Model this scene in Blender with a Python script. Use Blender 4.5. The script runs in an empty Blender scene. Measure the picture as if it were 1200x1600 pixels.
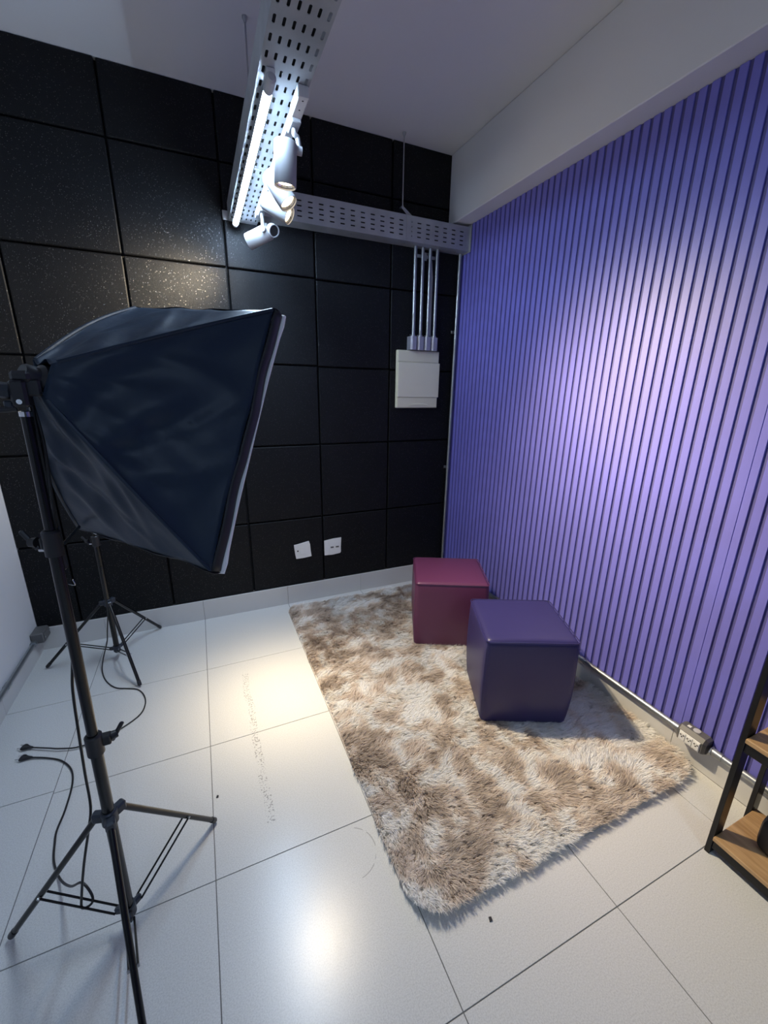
import bpy, math, random
import numpy as np
from mathutils import Vector, Matrix

random.seed(7)
RNG = np.random.default_rng(11)
SC = bpy.context.scene
COL = SC.collection
PI = math.pi

# ------------------------------------------------------------------ camera
cam_d = bpy.data.cameras.new('camera')
cam = bpy.data.objects.new('camera', cam_d)
COL.objects.link(cam)
cam_d.sensor_fit = 'VERTICAL'
cam_d.sensor_height = 36.0
cam_d.lens = 36.0 * 640.72 / 1600.0
cam_d.clip_start = 0.02
_r = Vector((0.91543604, -0.40221551, 0.01412608))
_u = Vector((0.10244002, 0.26680763, 0.95829001))
_f = Vector((0.38920805, 0.87580613, -0.28544828))
_m = Matrix((_r, _u, -_f)).transposed().to_4x4()
_m.translation = Vector((-1.55961, -2.92409, 1.61306))
cam.matrix_world = _m
SC.camera = cam

# ------------------------------------------------------------------ world, exposure
world = bpy.data.worlds.new('world')
SC.world = world
world.use_nodes = True
WORLD_COL = (0.70, 0.80, 1.0, 1)
WORLD_STR = 0.05
world.node_tree.nodes['Background'].inputs[0].default_value = WORLD_COL
world.node_tree.nodes['Background'].inputs[1].default_value = WORLD_STR
vs = SC.view_settings
vs.view_transform = 'Standard'
vs.look = 'None'
vs.gamma = 1.0
vs.use_curve_mapping = False
vs.exposure = -0.70
try:
    SC.cycles.use_denoising = True
    SC.cycles.max_bounces = 10
    SC.cycles.diffuse_bounces = 6
    SC.cycles.sample_clamp_indirect = 6.0
except Exception:
    pass

# lamp strengths (each light is created inside the lamp's own builder)
TUBE_L = 420.0
TUBE_COL = (0.54, 0.74, 1.0, 1)
SPOT_COL = (1.0, 0.80, 0.51)
SPOT_W = {'down': 600.0, 'rug': 520.0, 'wall': 900.0, 'black': 330.0}


# ================================================================== materials
def _nt(name):
    m = bpy.data.materials.new(name)
    m.use_nodes = True
    nt = m.node_tree
    return m, nt, nt.nodes, nt.links, nt.nodes['Principled BSDF']


def mat(name, col, rough=0.5, metal=0.0, spec=0.5, bump=0.0, bscale=80.0, vary=0.0, vscale=6.0, sheen=0.0, coat=0.0):
    m, nt, N, L, b = _nt(name)
    b.inputs['Roughness'].default_value = rough
    b.inputs['Metallic'].default_value = metal
    b.inputs['Specular IOR Level'].default_value = spec
    b.inputs['Base Color'].default_value = (*col, 1)
    b.inputs['Sheen Weight'].default_value = sheen
    b.inputs['Coat Weight'].default_value = coat
    geo = None
    if bump or vary:
        geo = N.new('ShaderNodeNewGeometry')
    if vary:
        n = N.new('ShaderNodeTexNoise')
        n.inputs['Scale'].default_value = vscale
        n.inputs['Detail'].default_value = 4
        L.new(geo.outputs['Position'], n.inputs['Vector'])
        mr = N.new('ShaderNodeMapRange')
        mr.inputs['From Min'].default_value = 0.3
        mr.inputs['From Max'].default_value = 0.7
        mr.inputs['To Min'].default_value = 1 - vary
        mr.inputs['To Max'].default_value = 1 + vary
        L.new(n.outputs['Fac'], mr.inputs['Value'])
        hs = N.new('ShaderNodeHueSaturation')
        hs.inputs['Color'].default_value = (*col, 1)
        L.new(mr.outputs['Result'], hs.inputs['Value'])
        L.new(hs.outputs['Color'], b.inputs['Base Color'])
    if bump:
        n2 = N.new('ShaderNodeTexNoise')
        n2.inputs['Scale'].default_value = bscale
        n2.inputs['Detail'].default_value = 5
        L.new(geo.outputs['Position'], n2.inputs['Vector'])
        bp = N.new('ShaderNodeBump')
        bp.inputs['Strength'].default_value = bump
        bp.inputs['Distance'].default_value = 0.004
        L.new(n2.outputs['Fac'], bp.inputs['Height'])
        L.new(bp.outputs['Normal'], b.inputs['Normal'])
    return m


def emis(name, col, s):
    m, nt, N, L, b = _nt(name)
    b.inputs['Base Color'].default_value = (0.8, 0.8, 0.8, 1)
    b.inputs['Emission Color'].default_value = col if len(col) == 4 else (*col, 1)
    b.inputs['Emission Strength'].default_value = s
    return m


def mth(N, L, op, a, b=None, c=None):
    n = N.new('ShaderNodeMath')
    n.operation = op
    for i, v in enumerate((a, b, c)):
        if v is None:
            continue
        if isinstance(v, (int, float)):
            n.inputs[i].default_value = v
        else:
            L.new(v, n.inputs[i])
    return n.outputs[0]


def mat_panel():
    """black textured acoustic panel with fine flecks, their sparkle partly painted into the colour"""
    m, nt, N, L, b = _nt('black_panel_foam')
    geo = N.new('ShaderNodeNewGeometry')
    v = N.new('ShaderNodeTexVoronoi')
    v.inputs['Scale'].default_value = 170
    L.new(geo.outputs['Position'], v.inputs['Vector'])
    near = mth(N, L, 'LESS_THAN', v.outputs['Distance'], 0.30)
    sep = N.new('ShaderNodeSeparateColor')
    L.new(v.outputs['Color'], sep.inputs[0])
    pick = mth(N, L, 'GREATER_THAN', sep.outputs[0], 0.80)
    fl = mth(N, L, 'MULTIPLY', near, pick)
    br = mth(N, L, 'MULTIPLY', fl, sep.outputs[1])
    n = N.new('ShaderNodeTexNoise')
    n.inputs['Scale'].default_value = 5
    L.new(geo.outputs['Position'], n.inputs['Vector'])
    mx = N.new('ShaderNodeMix')
    mx.data_type = 'RGBA'
    mx.inputs[6].default_value = (0.0030, 0.0034, 0.0045, 1)
    mx.inputs[7].default_value = (0.0055, 0.0060, 0.0075, 1)
    L.new(n.outputs['Fac'], mx.inputs[0])
    mx2 = N.new('ShaderNodeMix')
    mx2.data_type = 'RGBA'
    L.new(mx.outputs[2], mx2.inputs[6])
    mx2.inputs[7].default_value = (0.018, 0.0175, 0.0165, 1)  # paler fleck colour paints in some of the glint
    L.new(br, mx2.inputs[0])
    L.new(mx2.outputs[2], b.inputs['Base Color'])
    b.inputs['Roughness'].default_value = 0.55
    b.inputs['Specular IOR Level'].default_value = 0.32
    n2 = N.new('ShaderNodeTexNoise')
    n2.inputs['Scale'].default_value = 330
    n2.inputs['Detail'].default_value = 3
    L.new(geo.outputs['Position'], n2.inputs['Vector'])
    bp = N.new('ShaderNodeBump')
    bp.inputs['Strength'].default_value = 0.55
    bp.inputs['Distance'].default_value = 0.003
    L.new(n2.outputs['Fac'], bp.inputs['Height'])
    # each fleck is a small facet tilted its own way, so it glints only where a lamp catches it
    off = N.new('ShaderNodeVectorMath')
    off.operation = 'SUBTRACT'
    L.new(v.outputs['Color'], off.inputs[0])
    off.inputs[1].default_value = (0.5, 0.5, 0.5)
    sc_ = N.new('ShaderNodeVectorMath')
    sc_.operation = 'SCALE'
    L.new(off.outputs[0], sc_.inputs[0])
    L.new(mth(N, L, 'MULTIPLY', fl, 0.62), sc_.inputs['Scale'])
    ad = N.new('ShaderNodeVectorMath')
    ad.operation = 'ADD'
    L.new(bp.outputs['Normal'], ad.inputs[0])
    L.new(sc_.outputs[0], ad.inputs[1])
    nz = N.new('ShaderNodeVectorMath')
    nz.operation = 'NORMALIZE'
    L.new(ad.outputs[0], nz.inputs[0])
    L.new(nz.outputs[0], b.inputs['Normal'])
    L.new(mth(N, L, 'MULTIPLY_ADD', fl, -0.30, 0.58), b.inputs['Roughness'])
    L.new(mth(N, L, 'MULTIPLY_ADD', fl, 0.65, 0.22), b.inputs['Specular IOR Level'])
    return m


def mat_tile():
    """ivory porcelain with faint mottling and the scuff marks left on this floor"""
    m, nt, N, L, b = _nt('ivory_porcelain')
    geo = N.new('ShaderNodeNewGeometry')
    P = geo.outputs['Position']
    sp = N.new('ShaderNodeSeparateXYZ')
    L.new(P, sp.inputs[0])
    X, Y = sp.outputs[0], sp.outputs[1]
    n = N.new('ShaderNodeTexNoise')
    n.inputs['Scale'].default_value = 260
    n.inputs['Detail'].default_value = 2
    L.new(P, n.inputs['Vector'])
    cr = N.new('ShaderNodeValToRGB')
    cr.color_ramp.elements[0].position = 0.30
    cr.color_ramp.elements[0].color = (0.555, 0.55, 0.525, 1)
    cr.color_ramp.elements[1].position = 0.62
    cr.color_ramp.elements[1].color = (0.675, 0.67, 0.64, 1)
    L.new(n.outputs['Fac'], cr.inputs[0])
    # dragged scuff trail: x = -1.47, y -0.74 .. -1.67
    wob = N.new('ShaderNodeTexNoise')
    wob.inputs['Scale'].default_value = 4
    L.new(P, wob.inputs['Vector'])
    cx = mth(N, L, 'MULTIPLY_ADD', wob.outputs['Fac'], 0.04, -1.487)
    dx = mth(N, L, 'ABSOLUTE', mth(N, L, 'SUBTRACT', X, cx))
    band = mth(N, L, 'LESS_THAN', dx, 0.017)
    y0 = mth(N, L, 'LESS_THAN', Y, -0.74)
    y1 = mth(N, L, 'GREATER_THAN', Y, -1.68)
    n3 = N.new('ShaderNodeTexNoise')
    n3.inputs['Scale'].default_value = 120
    n3.inputs['Detail'].default_value = 3
    L.new(P, n3.inputs['Vector'])
    n4 = N.new('ShaderNodeTexNoise')
    n4.inputs['Scale'].default_value = 13
    L.new(P, n4.inputs['Vector'])
    thr = mth(N, L, 'MULTIPLY_ADD', n4.outputs['Fac'], -0.30, 0.72)
    bl = mth(N, L, 'GREATER_THAN', n3.outputs['Fac'], thr)
    m1 = mth(N, L, 'MULTIPLY', mth(N, L, 'MULTIPLY', band, bl), mth(N, L, 'MULTIPLY', y0, y1))
    m1 = mth(N, L, 'MULTIPLY', m1, 0.5)
    # round scrape beside the rug
    ex = mth(N, L, 'SUBTRACT', X, -1.215)
    ey = mth(N, L, 'SUBTRACT', Y, -1.905)
    rr = mth(N, L, 'SQRT', mth(N, L, 'ADD', mth(N, L, 'MULTIPLY', ex, ex), mth(N, L, 'MULTIPLY', ey, ey)))
    rr = mth(N, L, 'MULTIPLY_ADD', wob.outputs['Fac'], 0.02, rr)
    ring = mth(N, L, 'LESS_THAN', mth(N, L, 'ABSOLUTE', mth(N, L, 'SUBTRACT', rr, 0.100)), 0.0016)
    part = mth(N, L, 'GREATER_THAN', n4.outputs['Fac'], 0.47)
    right = mth(N, L, 'GREATER_THAN', mth(N, L, 'SUBTRACT', ex, ey), -0.05)
    m2 = mth(N, L, 'MULTIPLY', mth(N, L, 'MULTIPLY', ring, part), mth(N, L, 'MULTIPLY', right, 0.45))
    mk = mth(N, L, 'MAXIMUM', m1, m2)
    mx = N.new('ShaderNodeMix')
    mx.data_type = 'RGBA'
    L.new(mk, mx.inputs[0])
    L.new(cr.outputs[0], mx.inputs[6])
    mx.inputs[7].default_value = (0.09, 0.085, 0.08, 1)
    L.new(mx.outputs[2], b.inputs['Base Color'])
    b.inputs['Roughness'].default_value = 0.26
    b.inputs['Specular IOR Level'].default_value = 0.5
    bp = N.new('ShaderNodeBump')
    bp.inputs['Strength'].default_value = 0.05
    bp.inputs['Distance'].default_value = 0.002
    n5 = N.new('ShaderNodeTexNoise')
    n5.inputs['Scale'].default_value = 45
    L.new(P, n5.inputs['Vector'])
    L.new(n5.outputs['Fac'], bp.inputs['Height'])
    L.new(bp.outputs['Normal'], b.inputs['Normal'])
    return m


def mat_wood():
    m, nt, N, L, b = _nt('oak_board')
    tc = N.new('ShaderNodeNewGeometry')
    mp = N.new('ShaderNodeMapping')
    mp.inputs['Scale'].default_value = (38, 3.0, 10)
    L.new(tc.outputs['Position'], mp.inputs['Vector'])
    n = N.new('ShaderNodeTexNoise')
    n.inputs['Scale'].default_value = 1.6
    n.inputs['Detail'].default_value = 6
    n.inputs['Distortion'].default_value = 1.2
    L.new(mp.outputs[0], n.inputs['Vector'])
    cr = N.new('ShaderNodeValToRGB')
    cr.color_ramp.elements[0].position = 0.3
    cr.color_ramp.elements[0].color = (0.33, 0.195, 0.085, 1)
    cr.color_ramp.elements[1].position = 0.7
    cr.color_ramp.elements[1].color = (0.50, 0.32, 0.155, 1)
    L.new(n.outputs['Fac'], cr.inputs[0])
    L.new(cr.outputs[0], b.inputs['Base Color'])
    b.inputs['Roughness'].default_value = 0.45
    return m


def mat_fur():
    m, nt, N, L, b = _nt('mottled_fur')
    a = N.new('ShaderNodeAttribute')
    a.attribute_name = 'fur'
    L.new(a.outputs['Color'], b.inputs['Base Color'])
    b.inputs['Roughness'].default_value = 0.85
    b.inputs['Specular IOR Level'].default_value = 0.15
    b.inputs['Sheen Weight'].default_value = 0.2
    tr = N.new('ShaderNodeBsdfTranslucent')
    L.new(a.outputs['Color'], tr.inputs['Color'])
    mx = N.new('ShaderNodeMixShader')
    mx.inputs[0].default_value = 0.25
    L.new(b.outputs[0], mx.inputs[1])
    L.new(tr.outputs[0], mx.inputs[2])
    L.new(mx.outputs[0], N['Material Output'].inputs['Surface'])
    return m


M = {
    'tile': mat_tile(),
    'grout': mat('grey_grout', (0.16, 0.155, 0.15), 0.8),
    'wall': mat('white_wall_paint', (0.72, 0.72, 0.72), 0.7, bump=0.08, bscale=120),
    'ceil': mat('white_ceiling_paint', (0.70, 0.70, 0.72), 0.75, bump=0.08, bscale=90),
    'skirt': mat('porcelain_skirting', (0.62, 0.61, 0.585), 0.30),
    'panel': mat_panel(),
    'blackwall': mat('black_backing', (0.004, 0.004, 0.005), 0.8),
    'purple': mat('violet_lacquered_slat', (0.165, 0.160, 0.56), 0.45, bump=0.05, bscale=60, vary=0.05, vscale=3),
    'groove': mat('dark_violet_backing', (0.080, 0.074, 0.245), 0.6),
    'galv': mat('galvanised_steel', (0.50, 0.52, 0.54), 0.50, metal=0.7, bump=0.05, bscale=140, vary=0.12, vscale=9),
    'pipe': mat('zinc_conduit', (0.40, 0.42, 0.43), 0.38, metal=0.9, vary=0.08, vscale=14),
    'castal': mat('grey_cast_fitting', (0.13, 0.127, 0.125), 0.5, metal=0.2),
    'greybox': mat('grey_blue_fitting', (0.36, 0.36, 0.42), 0.4, metal=0.4),
    'white_pl': mat('white_plastic', (0.78, 0.78, 0.76), 0.35),
    'cream': mat('cream_plastic', (0.72, 0.70, 0.54), 0.4),
    'cream_d': mat('cream_plastic_door', (0.76, 0.74, 0.58), 0.35),
    'white_metal': mat('white_powder_coat', (0.34, 0.34, 0.35), 0.4),
    'greycap': mat('grey_plastic', (0.50, 0.50, 0.52), 0.45),
    'black_metal': mat('black_satin_metal', (0.004, 0.004, 0.0045), 0.24, spec=0.5),
    'black_plastic': mat('black_plastic', (0.014, 0.014, 0.017), 0.42),
    'grey_plastic': mat('slate_plastic', (0.022, 0.028, 0.040), 0.4),
    'chrome': mat('chrome', (0.75, 0.75, 0.75), 0.12, metal=1.0),
    'cable': mat('black_cable', (0.010, 0.010, 0.011), 0.45),
    'nylon': mat('black_nylon', (0.021, 0.034, 0.057), 0.40, spec=0.22, bump=0.45, bscale=14),
    'nylon_edge': mat('black_hem', (0.010, 0.011, 0.015), 0.55),
    'silver': mat('silver_lining', (0.7, 0.7, 0.7), 0.3, metal=0.8),
    'diffuser': mat('white_diffuser_cloth', (0.90, 0.90, 0.91), 0.7),
    'vinyl_red': mat('wine_vinyl', (0.122, 0.032, 0.086), 0.40, spec=0.45, bump=0.06, bscale=26),
    'vinyl_blue': mat('indigo_vinyl', (0.030, 0.026, 0.108), 0.38, spec=0.45, bump=0.06, bscale=26),
    'wood': mat_wood(),
    'rack': mat('black_rack_steel', (0.006, 0.0055, 0.006), 0.3, spec=0.35),
    'fur': mat_fur(),
    'rugback': mat('rug_backing', (0.30, 0.28, 0.26), 0.9),
    'tube': emis('led_tube_glow', TUBE_COL, TUBE_L),
    'bulb': emis('warm_bulb_glow', (1.0, 0.84, 0.60, 1), 14.0),
    'reflector': mat('bulb_reflector', (0.8, 0.75, 0.65), 0.15, metal=0.9),
    'darkhole': mat('dark_recess', (0.006, 0.006, 0.007), 0.7),
    'screw': mat('steel_screw', (0.45, 0.45, 0.46), 0.3, metal=0.9),
    'greycloth': mat('grey_label', (0.40, 0.43, 0.43), 0.7),
}


# ================================================================== mesh helpers
class MB:
    def __init__(s):
        s.v, s.f = [], []

    def add(s, vs, fs):
        o = len(s.v)
        s.v += [tuple(map(float, p)) for p in vs]
        s.f += [tuple(i + o for i in f) for f in fs]
        return s

    def box(s, lo, hi, ch=0.0, R=None, piv=None):
        lo, hi = np.array(lo, float), np.array(hi, float)
        c, h = (lo + hi) / 2, (hi - lo) / 2
        if ch <= 0:
            vs = [c + h * np.array(k) for k in ((-1, -1, -1), (1, -1, -1), (1, 1, -1), (-1, 1, -1), (-1, -1, 1), (1, -1, 1), (1, 1, 1), (-1, 1, 1))]
            fs = [(0, 3, 2, 1), (4, 5, 6, 7), (0, 1, 5, 4), (1, 2, 6, 5), (2, 3, 7, 6), (3, 0, 4, 7)]
        else:
            ch = min(ch, h.min() * 0.9)
            vs, idx = [], {}
            for sx in (-1, 1):
                for sy in (-1, 1):
                    for sz in (-1, 1):
                        sg = np.array((sx, sy, sz))
                        for a in range(3):
                            q = h - ch
                            q[a] = h[a]
                            idx[(sx, sy, sz, a)] = len(vs)
                            vs.append(c + sg * q)
            fs = []
            for a in range(3):
                b_, c_ = (a + 1) % 3, (a + 2) % 3
                for sg in (-1, 1):
                    loop = []
                    for sb, sc_ in ((-1, -1), (1, -1), (1, 1), (-1, 1)):
                        k = [0, 0, 0]
                        k[a], k[b_], k[c_] = sg, sb, sc_
                        loop.append(idx[(*k, a)])
                    fs.append(tuple(loop if sg > 0 else loop[::-1]))
            for a in range(3):
                b_, c_ = (a + 1) % 3, (a + 2) % 3
                for sb in (-1, 1):
                    for sc_ in (-1, 1):
                        k0, k1 = [0, 0, 0], [0, 0, 0]
                        k0[a], k0[b_], k0[c_] = -1, sb, sc_
                        k1[a], k1[b_], k1[c_] = 1, sb, sc_
                        q = (idx[(*k0, b_)], idx[(*k1, b_)], idx[(*k1, c_)], idx[(*k0, c_)])
                        fs.append(q if sb * sc_ < 0 else q[::-1])
            for sx in (-1, 1):
                for sy in (-1, 1):
                    for sz in (-1, 1):
                        t = tuple(idx[(sx, sy, sz, a)] for a in range(3))
                        fs.append(t if sx * sy * sz > 0 else t[::-1])
        if R is not None:
            pv = c if piv is None else np.array(piv)
            vs = [pv + R @ (np.array(p) - pv) for p in vs]
        return s.add(vs, fs)

    def cyl(s, p0, p1, r0, r1=None, n=16, caps=True):
        r1 = r0 if r1 is None else r1
        p0, p1 = np.array(p0, float), np.array(p1, float)
        d = (p1 - p0) / np.linalg.norm(p1 - p0)
        a = np.array((0, 0, 1.0)) if abs(d[2]) < 0.9 else np.array((1.0, 0, 0))
        u = np.cross(d, a)
        u /= np.linalg.norm(u)
        w = np.cross(d, u)
        vs, fs = [], []
        for p, r in ((p0, r0), (p1, r1)):
            for k in range(n):
                t = 2 * PI * k / n
                vs.append(p + r * (math.cos(t) * u + math.sin(t) * w))
        for k in range(n):
            j = (k + 1) % n
            fs.append((k, j, n + j, n + k))
        if caps:
            fs.append(tuple(range(n - 1, -1, -1)))
            fs.append(tuple(range(n, 2 * n)))
        return s.add(vs, fs)

    def lathe(s, p0, d, prof, n=24, closed=False):
        """prof: list of (distance along d, radius)"""
        p0, d = np.array(p0, float), np.array(d, float)
        d = d / np.linalg.norm(d)
        a = np.array((0, 0, 1.0)) if abs(d[2]) < 0.9 else np.array((1.0, 0, 0))
        u = np.cross(d, a)
        u /= np.linalg.norm(u)
        w = np.cross(d, u)
        vs, fs = [], []
        for t, r in prof:
            for k in range(n):
                an = 2 * PI * k / n
                vs.append(p0 + d * t + max(r, 1e-5) * (math.cos(an) * u + math.sin(an) * w))
        for i in range(len(prof) - 1):
            for k in range(n):
                j = (k + 1) % n
                fs.append((i * n + k, i * n + j, (i + 1) * n + j, (i + 1) * n + k))
        return s.add(vs, fs)

    def tube(s, pts, r, n=8, smooth=6, closed=False):
        P = [np.array(p, float) for p in pts]
        if smooth > 1 and len(P) > 2:
            Q = []
            m = len(P)
            for i in range(m - (0 if closed else 1)):
                g = (lambda k: P[k % m]) if closed else (lambda k: P[min(max(k, 0), m - 1)])
                a, b, c, d = g(i - 1), g(i), g(i + 1), g(i + 2)
                for k in range(smooth):
                    t = k / smooth
                    Q.append(0.5 * ((2 * b) + (c - a) * t + (2 * a - 5 * b + 4 * c - d) * t * t + (3 * b - a - 3 * c + d) * t ** 3))
            if not closed:
                Q.append(P[-1])
            P = Q
        m = len(P)
        T = []
        for i in range(m):
            if closed:
                d = P[(i + 1) % m] - P[i - 1]
            else:
                d = P[min(i + 1, m - 1)] - P[max(i - 1, 0)]
            T.append(d / (np.linalg.norm(d) + 1e-12))
        a = np.array((0, 0, 1.0)) if abs(T[0][2]) < 0.9 else np.array((1.0, 0, 0))
        u = np.cross(T[0], a)
        u /= np.linalg.norm(u)
        vs, fs = [], []
        for i in range(m):
            u = u - T[i] * (u @ T[i])
            u /= np.linalg.norm(u)
            w = np.cross(T[i], u)
            rr = r[i] if isinstance(r, (list, tuple)) else r
            for k in range(n):
                an = 2 * PI * k / n
                vs.append(P[i] + rr * (math.cos(an) * u + math.sin(an) * w))
        for i in range(m if closed else m - 1):
            i2 = (i + 1) % m
            for k in range(n):
                j = (k + 1) % n
                fs.append((i * n + k, i * n + j, i2 * n + j, i2 * n + k))
        if not closed:
            fs.append(tuple(range(n - 1, -1, -1)))
            fs.append(tuple(range((m - 1) * n, m * n)))
        return s.add(vs, fs)

    def prism(s, poly, ax, a, b):
        """poly: 2-D points in the two other axes (in xyz order); extruded from a to b along axis ax"""
        n = len(poly)
        vs = []
        for t in (a, b):
            for q in poly:
                p = list(q)
                p.insert(ax, t)
                vs.append(p)
        fs = [tuple(range(n)), tuple(range(2 * n - 1, n - 1, -1))]
        for k in range(n):
            j = (k + 1) % n
            fs.append((k, n + k, n + j, j))
        return s.add(vs, fs)

    def grid(s, fn, nu, nv, flip=False):
        vs = [fn(i / nu, j / nv) for i in range(nu + 1) for j in range(nv + 1)]
        fs = []
        for i in range(nu):
            for j in range(nv):
                a = i * (nv + 1) + j
                q = (a, a + 1, a + nv + 2, a + nv + 1)
                fs.append(q[::-1] if flip else q)
        return s.add(vs, fs)


WLOC = {}
CACHE = {}


def recalc(me):
    import bmesh
    bm = bmesh.new()
    bm.from_mesh(me)
    bmesh.ops.recalc_face_normals(bm, faces=bm.faces)
    bm.to_mesh(me)
    bm.free()


def link(o, parent, wloc):
    COL.objects.link(o)
    WLOC[o.name] = Vector(wloc)
    if parent is not None:
        o.parent = parent
        o.location = Vector(wloc) - WLOC[parent.name]
    else:
        o.location = Vector(wloc)
    return o


def obj(name, mb, m, parent=None, loc=None, smooth=True, label=None, ang=0.6, fixn=True):
    V = np.array(mb.v, float)
    if loc is None:
        lo, hi = V.min(0), V.max(0)
        loc = ((lo[0] + hi[0]) / 2, (lo[1] + hi[1]) / 2, lo[2])
    me = bpy.data.meshes.new(name)
    me.from_pydata([tuple(v) for v in (V - np.array(loc))], [], mb.f)
    if fixn:
        recalc(me)
    me.materials.append(M[m] if isinstance(m, str) else m)
    if smooth:
        me.shade_smooth()
        me.set_sharp_from_angle(angle=ang)
    o = bpy.data.objects.new(name, me)
    link(o, parent, loc)
    if label:
        o['label'] = label
    return o


def tag(o, label, cat, group=None):
    o['label'] = label
    o['category'] = cat
    if group:
        o['group'] = group
    return o


def thing(name, label, cat, loc, group=None):
    o = bpy.data.objects.new(name, None)
    o.empty_display_size = 0.05
    link(o, None, loc)
    return tag(o, label, cat, group)


def struct(name, mb, m, label, cat, **k):
    o = obj(name, mb, m, **k)
    o['kind'] = 'structure'
    o['label'] = label
    o['category'] = cat
    return o


def piece(name, lo, hi, m, parent, ch=0.0):
    """one of many alike boxes; alike sizes share mesh data"""
    lo, hi = np.array(lo, float), np.array(hi, float)
    d = tuple(np.round(hi - lo, 4))
    key = (name, d, m, ch)
    c = (lo + hi) / 2
    if key not in CACHE:
        b = MB().box(-np.array(d) / 2, np.array(d) / 2, ch)
        me = bpy.data.meshes.new(name)
        me.from_pydata(b.v, [], b.f)
        recalc(me)
        me.materials.append(M[m])
        CACHE[key] = me
    o = bpy.data.objects.new(name, CACHE[key])
    return link(o, parent, c)


def rotz(a):
    c, s_ = math.cos(a), math.sin(a)
    return np.array(((c, -s_, 0), (s_, c, 0), (0, 0, 1.0)))


# ================================================================== the room
XL, XR, ZC, YN = -2.622, 0.327, 3.16, -6.2
X0, T, Y1, TY = -2.2688, 0.6, -0.6095, 0.5966
BX = 0.2084           # face of the ceiling beam
BZ = 2.737            # underside of the beam

floor = struct('floor', MB().box((XL - 0.1, YN, -0.12), (XR + 0.1, 0.1, -0.0025)), 'grout',
               'pale ivory porcelain tile floor with thin grey joints', 'floor')
xs = [XL, X0] + [X0 + T * k for k in range(1, 5)] + [XR]
ys = [0.0, Y1] + [Y1 - TY * k for k in range(1, 10)]
g = 0.0014
for i in range(len(xs) - 1):
    sh = 0.012 if i == 0 else 0.0
    for j in range(len(ys) - 1):
        a, b = ys[j + 1] + (sh if j < len(ys) - 2 else 0), ys[j] + (sh if j > 0 else 0)
        if xs[i + 1] - xs[i] > 0.02:
            piece('floor_tile', (xs[i] + g, a + g, -0.010), (xs[i + 1] - g, b - g, 0.0), 'tile', floor, 0.0008)

ceiling = struct('ceiling', MB().box((XL - 0.1, YN, ZC), (XR + 0.1, 0.1, ZC + 0.12)), 'ceil', 'plain white painted ceiling', 'ceiling')
beam = struct('trim_1', MB().box((BX, YN, BZ), (XR + 0.1, -0.001, ZC - 0.001), 0.004), 'ceil',
              'white painted ceiling beam above the violet slatted wall', 'beam')

wall_left = struct('wall_left', MB().box((XL - 0.12, YN, -0.0), (XL, 0.1, ZC)), 'wall', 'white painted side wall behind the light stands', 'wall')
wall_back = struct('wall_back', MB().box((XL, 0.034, 0.0), (XR + 0.1, 0.14, ZC)), 'blackwall',
                   'back wall clad in square black acoustic panels', 'wall')
px = [XL, -2.3887, -1.8523, -1.3133, -0.7735, -0.2324, 0.322]
pz = [0.1496, 0.6824, 1.2259, 1.7653, 2.3039, 2.8363, ZC]
for i in range(6):
    for j in range(6):
        dz = -0.008 if i >= 4 else (0.0 if i != 3 else -0.002)
        z0 = pz[j] + (dz if j in (3, 4) else 0)
        z1 = pz[j + 1] + (dz if j + 1 in (3, 4) else 0)
        jit = random.uniform(-0.0015, 0.0015)
        gg = 0.0045
        piece('acoustic_panel', (px[i] + (gg if i else 0.001), jit, z0 + gg), (px[i + 1] - gg, 0.036, z1 - (gg if j < 5 else 0.001)), 'panel', wall_back, 0.005)

# right wall with vertical slats
wall_right = struct('wall_right', MB().box((0.336, YN, 0.0), (0.46, 0.036, BZ)), 'groove',
                    'violet wall of narrow vertical slats', 'wall')
P_ = 0.0446
grooves = [-2.0379 + P_ * k for k in range(0, 46)][::-1] + ['J'] + [-2.1157 - P_ * k for k in range(0, 40)]
edges = []
gw = 0.0073
prev = -0.004
for q in grooves:
    if q == 'J':
        edges.append((prev, -2.0797))
        prev = -2.0811
        continue
    if q > prev - 0.012:
        continue
    edges.append((prev, q + gw))
    prev = q - gw
for (b, a) in edges:
    if b - a > 0.004:
        piece('slat', (0.3295, a, 0.128), (0.3365, b, BZ - 0.001), 'purple', wall_right, 0.0012)

# skirtings
bb = struct('baseboard_back', MB().box((XL, 0.0, 0.0), (XR, 0.034, 0.146)), 'grout', 'low porcelain skirting under the black panels', 'baseboard')
for i in range(len(xs) - 1):
    piece('skirting_tile', (xs[i] + 0.0008, -0.0085, 0.0003), (xs[i + 1] - 0.0008, 0.002, 0.149), 'skirt', bb, 0.0008)
bl = struct('baseboard_left', MB().box((XL - 0.002, YN, 0.0), (XL + 0.002, -0.0085, 0.108)), 'grout', 'low porcelain skirting along the white wall', 'baseboard')
for j in range(len(ys) - 1):
    piece('skirting_tile', (XL + 0.0005, ys[j + 1] + 0.0008 + 0.012, 0.0003), (XL + 0.0095, min(ys[j] + 0.012, -0.0088) - 0.0008, 0.110), 'skirt', bl, 0.0008)
br = struct('baseboard_right', MB().box((0.330, YN, 0.0), (0.3365, -0.0085, 0.126)), 'grout', 'low porcelain skirting under the violet slats', 'baseboard')
jy = [-0.0088, -0.40, -1.0, -1.60, -2.06, -2.66, -3.26, -3.86, -4.46, -5.06, -5.66]
for j in range(len(jy) - 1):
    piece('skirting_tile', (0.3265, jy[j + 1] + 0.0008, 0.0003), (0.336, jy[j] - 0.0008, 0.1265), 'skirt', br, 0.0008)


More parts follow.
